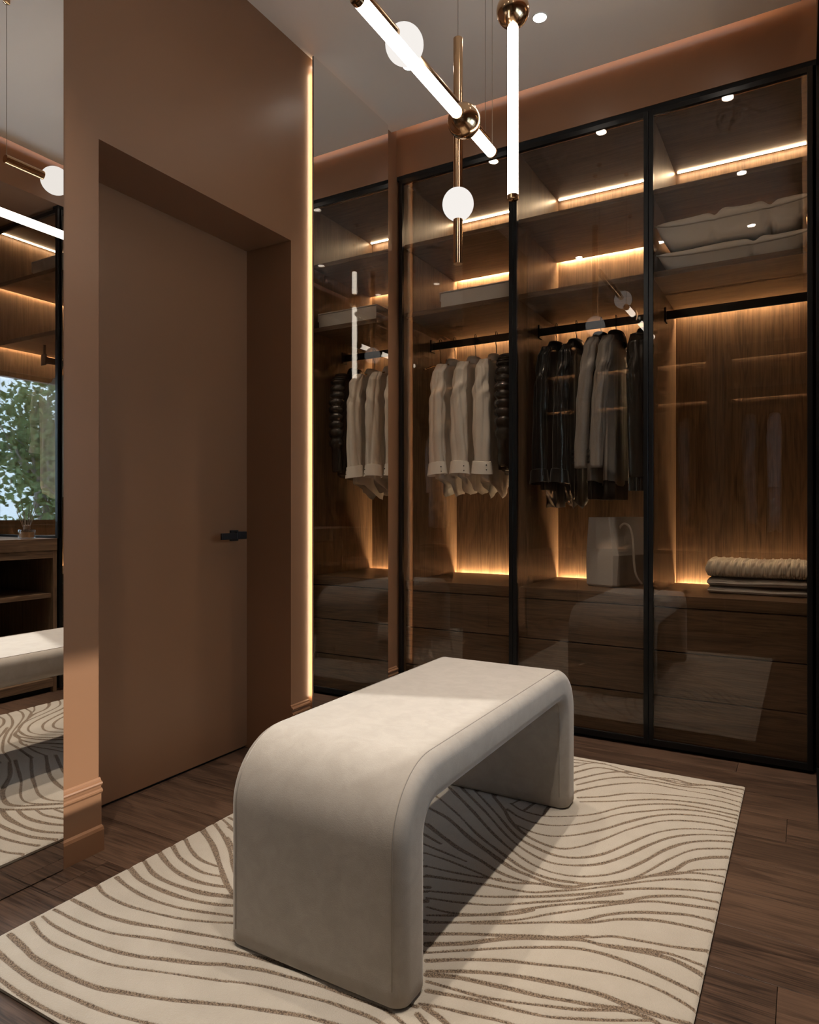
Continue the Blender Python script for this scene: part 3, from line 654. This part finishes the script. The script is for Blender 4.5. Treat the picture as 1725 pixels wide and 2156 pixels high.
def sleeve_mesh(path, rx, ry, n=22, wr=0.004, ph=0.0, puff=None, rot=0, cap1=True):
    """path: list of (dx along thickness, s along shoulders, z); returns rings in world space"""
    mb = MB(); rings = []
    m = 84
    for i in range(m + 1):
        t = i / m; f = t * (len(path) - 1); k = min(int(f), len(path) - 2); u = f - k
        a, b = path[k], path[k + 1]; u2 = u * u * (3 - 2 * u)
        x, s, z = (a[j] + (b[j] - a[j]) * (u if j == 2 else u2) for j in range(3))
        q = lambda arr: arr[min(int(t * (len(arr) - 1)), len(arr) - 2)] + (arr[min(int(t * (len(arr) - 1)), len(arr) - 2) + 1] - arr[min(int(t * (len(arr) - 1)), len(arr) - 2)]) * (t * (len(arr) - 1) - min(int(t * (len(arr) - 1)), len(arr) - 2))
        hx, hy = q(rx), q(ry)
        if puff:
            g = puff(t); hx *= g; hy *= g
        ring = []
        for j in range(n):
            an = 2 * PI * j / n
            fold = 0.0
            if wr > 0.002:
                d1 = an * 2 + ph + 1.3 * math.sin(3.1 * t + ph); d2 = an * 3.5 - ph * 2 + 2.0 * math.sin(2.2 * t - ph)
                fold = (abs(math.sin(d1)) ** 0.6 - 0.7) * 1.9 + (abs(math.sin(d2)) ** 0.5 - 0.75) * 1.2 * math.sin(PI * min(1, t * 1.15)) + 0.9 * math.exp(-((t - 0.45) / 0.12) ** 2) * math.sin(34 * t + 2.5 * an + ph)
            wv = 1 + wr / max(hx, 0.01) * (fold + 0.35 * math.sin(22 * t + 2 * an + ph))
            w, r = hx * math.cos(an) * wv, hy * math.sin(an) * wv
            ring.append((x + w, s + r, z) if rot == 0 else (s + r, x + w, z))
        rings.append(ring)
    return mb.loft(rings, True, cap1)

def garment(name, label, cat, X, mat, ztop=1.790, hem=1.145, sl=1.245, w=0.195, thick=0.036, kind='blouse', ph=0.0, Y=3.386, rot=0, front=-1, group=None, sway=0.0, sleeve_rx=None, cuff_mat=None, yoke=True):
    cx, cy = (X, Y)
    t = thing(name, label, cat, (cx, cy, hem - 0.03), group)
    n = 96
    def droop(s, ca):
        if kind in ('blouse', 'shirt'): return -0.045 * math.cos(PI * s) - 0.02 * abs(math.sin(2.0 * PI * s + ph)) + 0.012 * math.sin(7 * s + ph)
        if kind == 'jacket': return 0.008 * math.sin(5 * s + ph)
        return -0.012 * math.cos(PI * s)
    L = [(0.00, 0.98, 1.00), (0.10, 0.985, 1.02), (0.30, 0.97, 1.05), (0.50, 0.965, 1.05), (0.70, 0.975, 1.08), (0.86, 1.0, 1.12), (0.920, 1.0, 1.15), (0.950, 0.94, 1.12), (0.970, 0.76, 1.0), (0.984, 0.54, 0.95), (0.994, 0.38, 0.95), (1.0, 0.29, 0.95)]
    rings = []
    for f, a, h in L:
        z = hem + (ztop - hem) * f
        fo = 0.0075 * max(0, 1 - f * 1.02)
        rings.append(ring2(cx, cy, z, thick * h, w * a, n, fo, 3, ph, rot, (lambda s, ca, f=f: droop(s, ca) * max(0, 1 - f * 3))))
    obj('body', MB().loft(rings, True, True), mat, t, smooth=True)
    rx = sleeve_rx or [0.040, 0.047, 0.050, 0.048, 0.046, 0.044]
    for s in ((front, -front)):
        zsh = ztop - 0.036
        ctr = cx if rot == 0 else cy; sc = cy if rot == 0 else cx
        path = [(ctr, sc + s * (w - 0.035), zsh + 0.020), (ctr + sway * 0.1, sc + s * (w - 0.006), zsh - 0.03), (ctr + sway * 0.4, sc + s * (w + 0.012), zsh - 0.17), (ctr + sway * 0.7, sc + s * (w + 0.012), zsh - 0.32), (ctr + sway, sc + s * (w + 0.004), sl)]
        ry = [0.020, 0.032, 0.034, 0.032, 0.030]
        puff = None; wr = {'blouse': 0.0062, 'shirt': 0.0052, 'blazer': 0.0038}.get(kind, 0.0035)
        if kind == 'puffer':
            puff = lambda tt: (0.80 + 0.36 * abs(math.sin(PI * 14 * tt)) ** 0.55 * (1 if tt < 0.84 else 0.15)); wr = 0.0012
        sm = sleeve_mesh(path, rx, ry, 48, wr, ph + s, puff, rot)
        o = obj('sleeve', sm, mat, t, smooth=True)
        if kind in ('blouse', 'shirt'):
            r = rx[-1] + 0.006; cm = cuff_mat or mat
            cxp, cyp = (ctr + sway, sc + s * (w + 0.004))
            if rot: cxp, cyp = cyp, cxp
            pr = []
            for zz, g in ((0.012, 0.86), (0.010, 1.0), (-0.035, 1.13), (-0.052, 1.17), (-0.053, 1.10), (-0.02, 0.95)):
                pr.append([(cxp + (r if rot == 0 else 0.036) * g * math.cos(2 * PI * k / 24), cyp + (0.036 if rot == 0 else r) * g * math.sin(2 * PI * k / 24), sl + zz + 0.006 * math.cos(2 * PI * k / 24 + ph)) for k in range(24)])
            c = obj('cuff', MB().loft(pr, True, True), cm, t, smooth='auto', label='folded pale cuff' if cuff_mat else None)
            if s == front:
                for bz in (-0.012, -0.036):
                    a = -PI / 2 + 0.75
                    obj('button', MB().lathe((cxp + r * 1.1 * math.cos(a) * 1.0, cyp + 0.036 * 1.1 * math.sin(a) - 0.001, sl + bz), [(0.0032, -0.001), (0.0032, 0.001)], 10, 'y'), M['matblack'], c)
        if kind == 'blazer' and s == front:
            for b in range(3):
                obj('button', MB().lathe((cx + sway - 0.030, cy + s * (w + 0.004) + s * 0.0235, sl + 0.025 + 0.026 * b), [(0.0062, -0.003), (0.0065, 0.0), (0.0062, 0.003)], 14, 'y'), M['matblack'], o, smooth='auto')
        if kind == 'jacket':
            rr = []
            for zz in [0.0, -0.004, -0.058, -0.060]:
                rr.append([((cx + sway) + (0.034 + 0.0022 * (k % 2)) * math.cos(2 * PI * k / 48) * (0.93 if zz in (0.0, -0.060) else 1), cy + s * (w + 0.004) + (0.027 + 0.0022 * (k % 2)) * math.sin(2 * PI * k / 48), sl + zz) for k in range(48)])
            obj('ribbed_cuff', MB().loft(rr), mat, t)
    # collar
    rr = []
    for zz, g in ((-0.012, 0.95), (0.010, 1.0), (0.030, 1.02), (0.034, 1.12), (0.016, 1.30), (-0.012, 1.42), (-0.016, 1.38)):
        rr.append(ring2(cx, cy, ztop + zz, 0.034 * g, 0.060 * g, 28, 0, 1, 0, rot, (lambda s, ca: -0.010 * (s * -front + 1) * 0.9), 2.0))
    obj('collar', MB().loft(rr, False, False), M['lining'] if kind == 'blazer' else mat, t, smooth=True)
    if kind in ('blazer',):
        hr = [ring2(cx, cy, hem + zz, thick * 0.9, w * 0.94, 40, 0.008, 3, ph, rot) for zz in (0.02, -0.045, -0.075)]
        obj('lining', MB().loft(hr), M['lining'], t, smooth=True)
    if kind in ('blouse',) and yoke:
        # stitched yoke line across the sleeve
        pass
    return t
RZT = 1.936; RY = YW + 0.346
def hang(X, label, Y=RY, gap=0.130, rot=0, z=RZT):
    hanger((X, Y, z), rot, label, gap)
hang(-1.742, 'empty brass clothes hanger nearest the mirror end of the rail')
for i, (X, ph, nm) in enumerate(((-1.655, 0.3, 'first'), (-1.532, 1.7, 'second'), (-1.412, 3.9, 'third'))):
    garment('blouse', 'beige satin blouse with a pale folded cuff, %s from the mirror' % nm, 'blouse', X, M['blouse'], ph=ph, sway=(-0.006, 0.0, 0.004)[i], cuff_mat=M['cuff'], thick=0.034, group='clothes in the left wardrobe bay',
            sleeve_rx=[0.028, 0.033, 0.037, 0.040, 0.042, 0.043])
    hang(X, 'brass hanger holding the %s beige blouse from the mirror' % nm)
garment('puffer_jacket', 'glossy black quilted puffer jacket beside the beige blouses', 'jacket', -1.290, M['puffer'], hem=1.20, sl=1.225, kind='puffer', ztop=1.805, thick=0.045, ph=0.5, group='clothes in the left wardrobe bay', sleeve_rx=[0.034, 0.040, 0.042, 0.041, 0.040, 0.036])
hang(-1.290, 'brass hanger holding the black puffer jacket')
for i, (X, ph, nm) in enumerate(((-1.085, 0.9, 'leftmost'), (-0.985, 2.6, 'second'))):
    garment('shirt', 'black satin shirt hanging %s in the middle bay' % nm, 'shirt', X, M['blackcloth'], ph=ph, hem=1.075, sl=1.19, kind='shirt', ztop=1.815, thick=0.024, sway=-0.024, group='clothes in the middle wardrobe bay', sleeve_rx=[0.021, 0.025, 0.028, 0.030, 0.032, 0.034])
    hang(X, 'black metal hanger holding the %s black shirt' % nm, gap=0.108)
for i, (X, ph, nm) in enumerate(((-0.862, 0.2, 'left'), (-0.790, 1.2, 'right'))):
    garment('blazer', '%s one of two grey wool blazers with three dark cuff buttons' % nm, 'blazer', X, M['blazer'], ph=ph, hem=1.135, sl=1.205, kind='blazer', ztop=1.832, thick=0.021, sway=-0.046, group='clothes in the middle wardrobe bay', sleeve_rx=[0.025, 0.030, 0.031, 0.031, 0.030, 0.028])
    hang(X, 'hanger holding the %s grey blazer' % nm, gap=0.092)
garment('bomber_jacket', 'black leather jacket with ribbed cuffs beside the grey blazers', 'jacket', -0.655, M['puffer'], ph=2.0, hem=1.12, sl=1.155, kind='jacket', ztop=1.825, thick=0.040, group='clothes in the middle wardrobe bay', sleeve_rx=[0.034, 0.040, 0.042, 0.040, 0.038, 0.036], sway=0.002)
hang(-0.655, 'hanger holding the black leather jacket', gap=0.098)
# corner wardrobe: pale shirt seen in the near mirror
garment('shirt', 'pale loose shirt hanging behind the glass end panel', 'shirt', XR + 0.346, M['lightcloth'], Y=2.62, hem=1.13, sl=1.42, kind='shirt', ztop=1.80, thick=0.05, ph=0.4, rot=1, w=0.21, sleeve_rx=[0.05, 0.06, 0.06, 0.06, 0.06])
hang(XR + 0.346, 'hanger holding the pale shirt in the corner wardrobe', Y=2.62, gap=0.12, rot=1)
# coats in the open wardrobe behind the viewer
for i, (X, mt, nm, hem) in enumerate(((-0.90, 'tweed', 'checked tweed', 0.86), (-0.40, 'tweed', 'speckled tweed', 0.90), (-0.22, 'lightcloth', 'pale grey', 0.84))):
    garment('coat', '%s coat hanging in the open wardrobe behind the viewer' % nm, 'coat', X, M[mt], Y=-0.06 - 0.346, hem=hem, sl=1.20, kind='coat', ph=i, front=1, thick=0.045, group='coats behind the viewer')
    hang(X, 'hanger holding the %s coat' % nm, Y=-0.06 - 0.346)

# ---------------------------------------------------------------- things on shelves
# storage boxes
def box_with_lid(x0, x1, y0, y1, z, h, label):
    t = thing('storage_box', label, 'box', ((x0 + x1) / 2, (y0 + y1) / 2, z), 'linen storage boxes')
    obj('box_body', bx(x0 + 0.004, x1 - 0.004, y0 + 0.004, y1 - 0.004, z, z + h - 0.006), M['linen'], t, bevel=0.003)
    obj('lid', MB().box(x0, x1, y0, y1, z + h - 0.005, z + h).box(x0, x0 + 0.003, y0, y1, z + h * 0.45, z + h - 0.005).box(x1 - 0.003, x1, y0, y1, z + h * 0.45, z + h - 0.005).box(x0 + 0.003, x1 - 0.003, y1 - 0.003, y1, z + h * 0.45, z + h - 0.005), M['linen'], t, bevel=0.0012)
box_with_lid(-1.605, -1.215, 3.105, 3.42, ZB1, 0.082, 'long low grey linen box on the shelf above the blouses')
box_with_lid(XR + 0.06, XR + 0.40, 2.46, 2.86, ZA1, 0.115, 'grey linen box on the top shelf of the corner wardrobe')

# pillows
def pillow(x0, x1, y0, y1, z, h, label, seed, pinch, tilt=0.0):
    rnd = random.Random(seed)
    nx, ny = 64, 40
    cx, cy, hx, hy = (x0 + x1) / 2, (y0 + y1) / 2, (x1 - x0) / 2, (y1 - y0) / 2
    def hgt(u, v):
        e = max(0.0, (1 - abs(u) ** 7)) ** 0.45 * max(0.0, (1 - abs(v) ** 6)) ** 0.5
        w = 1 + 0.10 * math.sin(5 * u + seed) * math.cos(3 * v + seed)
        for (pu, sg) in pinch:
            d = (u - pu)
            w -= 0.42 * math.exp(-(d / 0.06) ** 2) * max(0, -v * 1.0) ** 0.8
            w += 0.16 * math.exp(-((d - 0.14 * sg) / 0.08) ** 2) * max(0, -v)
        return e * w
    top = []; bot = []
    for j in range(ny + 1):
        v = -1 + 2 * j / ny
        for i in range(nx + 1):
            u = -1 + 2 * i / nx
            corner = 1 + 0.05 * (abs(u) * abs(v)) ** 4
            inx = 1 - 0.035 * (1 - abs(v) ** 2) * (abs(u) ** 6); iny = 1 - 0.05 * (1 - abs(u) ** 2) * (abs(v) ** 6)
            for (pu, sg) in pinch:
                iny -= 0.03 * math.exp(-((u - pu) / 0.06) ** 2) * (1 if v < 0 else 0) * abs(v) ** 3
            X, Y = cx + hx * u * corner * inx, cy + hy * v * corner * iny
            hh = hgt(u, v); zt = z + h * 0.60 + tilt * u + 0.012 * abs(u) ** 8
            top.append((X, Y, zt + h * 0.42 * hh)); bot.append((X, Y, max(z, zt - h * 0.62 * min(1.0, hh * 1.25))))
    W = nx + 1; n = len(top); fs = []
    for j in range(ny):
        for i in range(nx):
            a = j * W + i
            fs.append((a, a + 1, a + W + 1, a + W)); fs.append((n + a, n + a + W, n + a + W + 1, n + a + 1))
    border = [i for i in range(W)] + [j * W + nx for j in range(1, ny + 1)] + [ny * W + i for i in range(nx - 1, -1, -1)] + [j * W for j in range(ny - 1, 0, -1)]
    for k in range(len(border)):
        a, b = border[k], border[(k + 1) % len(border)]; fs.append((a, n + a, n + b, b))
    t = thing('pillow', label, 'pillow', (cx, cy, z), 'pillows on the shelf')
    obj('cushion', MB().add(top + bot, fs), M['pillow'], t, smooth=True)
    pts = [Vector(top[i]) * 0.5 + Vector(bot[i]) * 0.5 for i in border]; pts.append(pts[0])
    obj('piping', MB().tube(pts, 0.0030, 6), M['piping'], t, smooth=True)
pillow(-0.540, 0.012, 3.115, 3.53, ZB1, 0.100, 'lower of two plump linen pillows on the shelf', 2, [(0.30, 1)])
pillow(-0.545, 0.012, 3.105, 3.53, ZB1 + 0.112, 0.125, 'upper creased linen pillow on top of the other pillow', 5, [(-0.22, 1), (0.52, -1)], tilt=0.004)

# folded knitwear
def folded(x0, x1, y0, y1, z, h, label, mat, mode, seed):
    nu, ns = 300, 72
    hy, hz = (y1 - y0) / 2, h / 2; cy, cz = (y0 + y1) / 2, z + h / 2
    rings = []
    for i in range(nu + 1):
        u = i / nu; x = x0 + (x1 - x0) * u
        endf = min(1.0, (1 - (1 - min(u, 1 - u) / 0.035) ** 2) ** 0.5 if min(u, 1 - u) < 0.035 else 1.0)
        endf = max(endf, 0.25)
        wav = -0.003 + 0.002 * math.sin(5.5 * u + seed) + 0.001 * math.sin(13 * u + 2 * seed)
        ring = []
        for k in range(ns):
            a = 2 * PI * k / ns
            ca, sa = math.cos(a), math.sin(a); e = 2 / 4.0
            py_ = (abs(ca) ** e) * (1 if ca >= 0 else -1); pz_ = (abs(sa) ** (2 / 3.4)) * (1 if sa >= 0 else -1)
            if mode == 'cable':
                per = 0.0335; fx = (x / per) % 1.0
                if fx < 0.52:
                    c = math.sin((fx / 0.52) * PI); tw = math.sin((k * 0.62) + fx * 9.0)
                    d = 0.0048 * c + 0.0036 * c * tw
                else:
                    g = (fx - 0.52) / 0.48; d = 0.0026 * abs(math.sin(g * PI * 2))
            elif mode == 'rib':
                d = 0.0024 * math.sin(k * 2 * PI / 4.0 + 3 * u) if ns else 0
            else:
                d = 0.0020 * math.sin((x * 210) + k * 0.7)
            r = 1.0
            yy = cy + (hy * py_ * (0.985 + 0.015 * endf) + d * py_); zz = cz + (hz * pz_ * endf + d * pz_) + wav * (1 if pz_ > 0 else 0.4)
            ring.append((x, yy, max(z + 0.0005, zz)))
        rings.append(ring)
    o = obj('folded_sweater', MB().loft(rings), mat, None, smooth=True)
    tag(o, label, 'sweater', 'stack of folded knitwear')
folded(-0.372, 0.013, 3.275, 3.58, ZK, 0.030, 'bottom grey ribbed sweater of the folded stack', M['knit2'], 'rib', 1)
folded(-0.374, 0.013, 3.272, 3.58, ZK + 0.0335, 0.035, 'middle grey ribbed sweater of the folded stack', M['knit2'], 'rib', 3)
folded(-0.380, 0.013, 3.268, 3.58, ZK + 0.0715, 0.074, 'top taupe cable knit sweater of the folded stack', M['knit'], 'cable', 2)

# tote bag
def tote():
    z = ZK; t = thing('tote_bag', 'tall grey canvas tote bag standing on the middle counter', 'bag', (-0.82, 3.42, z))
    th = math.radians(-23); ct, st = math.cos(th), math.sin(th); C0 = (-0.800, 3.435)
    W2 = lambda x, y, zz: (C0[0] + x * ct - y * st, C0[1] + x * st + y * ct, zz)
    def oct(hx, hy, ch, zz):
        return [W2(x, y, zz) for x, y in ((-hx + ch, -hy), (hx - ch * .35, -hy), (hx, -hy + ch * .6), (hx, hy - ch), (hx - ch, hy), (-hx + ch, hy), (-hx, hy - ch), (-hx, -hy + ch * 1.5))]
    rr = [oct(0.086, 0.145, 0.030, z + 0.001), oct(0.096, 0.150, 0.032, z + 0.010), oct(0.104, 0.152, 0.040, z + 0.150), oct(0.066, 0.146, 0.012, z + 0.330),
          oct(0.062, 0.142, 0.012, z + 0.330), oct(0.080, 0.142, 0.030, z + 0.24)]
    obj('bag_body', MB().loft(rr, True, True), M['linen'], t, bevel=0.005)
    for s, x in ((1, -0.700),):
        pts = [(-0.764, 3.33, 0.832), (-0.766, 3.33, 0.911), (-0.742, 3.33, 0.944), (-0.712, 3.33, 0.923), (-0.699, 3.33, 0.852), (-0.695, 3.33, 0.759), (-0.684, 3.33, 0.700), (-0.661, 3.34, 0.662)]
        Q = [pts[0]] + pts + [pts[-1]]; P = []
        for i in range(1, len(Q) - 2):
            p0, p1, p2, p3 = (Vector(q) for q in Q[i - 1:i + 3])
            for k in range(8):
                u = k / 8
                P.append(0.5 * (2 * p1 + (p2 - p0) * u + (2 * p0 - 5 * p1 + 4 * p2 - p3) * u * u + (3 * p1 - p0 - 3 * p2 + p3) * u ** 3))
        P.append(Vector(pts[-1]))
        obj('strap', MB().tube(P, 0.0055, 8, ratio=0.3), M['linen'], t, smooth=True)
tote()

# reed diffuser on the console
def diffuser(x, y):
    z = 0.8535; t = thing('reed_diffuser', 'low glass reed diffuser with dark sticks on the console end', 'diffuser', (x, y, z))
    obj('jar', MB().lathe((x, y, z), [(0.020, 0), (0.040, 0.001), (0.043, 0.006), (0.043, 0.046), (0.040, 0.050), (0.016, 0.050), (0.016, 0.047), (0.039, 0.046), (0.039, 0.005), (0.002, 0.005)], 28), M['clear_glass'], t, smooth='auto')
    obj('oil', MB().lathe((x, y, z), [(0.038, 0.006), (0.038, 0.036)], 28), plain('amber_oil', (0.30, 0.16, 0.08), 0.2), t, smooth='auto')
    obj('stopper', MB().lathe((x, y, z), [(0.014, 0.050), (0.017, 0.052), (0.017, 0.072), (0.013, 0.074)], 24), M['oak_z'], t, smooth='auto')
    for i in range(8):
        a = 2 * PI * i / 8 + 0.3; l = 0.15 + 0.03 * (i % 3)
        obj('reed', MB().tube([(x + 0.006 * math.cos(a), y + 0.006 * math.sin(a), z + 0.03), (x + 0.05 * math.cos(a), y + 0.05 * math.sin(a), z + l)], 0.0016, 6), M['oak_z'], t)
diffuser(0.145, 2.255)

# ---------------------------------------------------------------- tree outside the window
def tree(base, seed, label):
    rnd = random.Random(seed); wood_mb = MB(); tips = []
    def grow(p, d, r, l, lev):
        pts = [p]; q = Vector(p); dd = Vector(d).normalized(); rad = [r]
        k = 5
        for i in range(k):
            dd = (dd + Vector((rnd.uniform(-.25, .25), rnd.uniform(-.25, .25), rnd.uniform(-.12, .22)))).normalized()
            q = q + dd * l / k; pts.append(tuple(q)); rad.append(r * (1 - 0.45 * (i + 1) / k))
        wood_mb.tube(pts, rad, 7)
        if lev >= 2: tips.extend([Vector(x) for x in pts[2:]])
        if lev < 4:
            for _ in range(3 if lev < 3 else 2):
                i = rnd.randint(2, k); nd = (dd + Vector((rnd.uniform(-1, 1), rnd.uniform(-1, 1), rnd.uniform(-.3, .7)))).normalized()
                grow(pts[i], nd, rad[i] * 0.72, l * 0.72, lev + 1)
    grow(base, (0.05, -0.1, 1), 0.14, 1.5, 0)
    t = thing('leafy_tree', label, 'tree', base)
    obj('trunk', wood_mb, M['bark'], t, smooth=True)
    lf = MB()
    for tp in tips:
        for _ in range(11):
            c = tp + Vector((rnd.gauss(0, .20), rnd.gauss(0, .20), rnd.gauss(0, .17)))
            a = Vector((rnd.uniform(-1, 1), rnd.uniform(-1, 1), rnd.uniform(-1, 1))).normalized(); b = a.orthogonal().normalized(); s = rnd.uniform(.030, .055); nrm = a.cross(b) * 0.006
            lf.add([c - a * s, c + b * s * .55 + nrm, c + a * s, c - b * s * .55 + nrm], [(0, 1, 2, 3)])
    o = obj('foliage', lf, M['leaf'], t); o['kind'] = 'stuff'
tree((3.3, 0.55, -0.7), 4, 'leafy tree with pale branching trunk, nearest the window')
tree((7.4, -2.0, -0.9), 9, 'added leafy tree further off, screening sky light from the window')  # second tree, added to hold back sky light entering the window
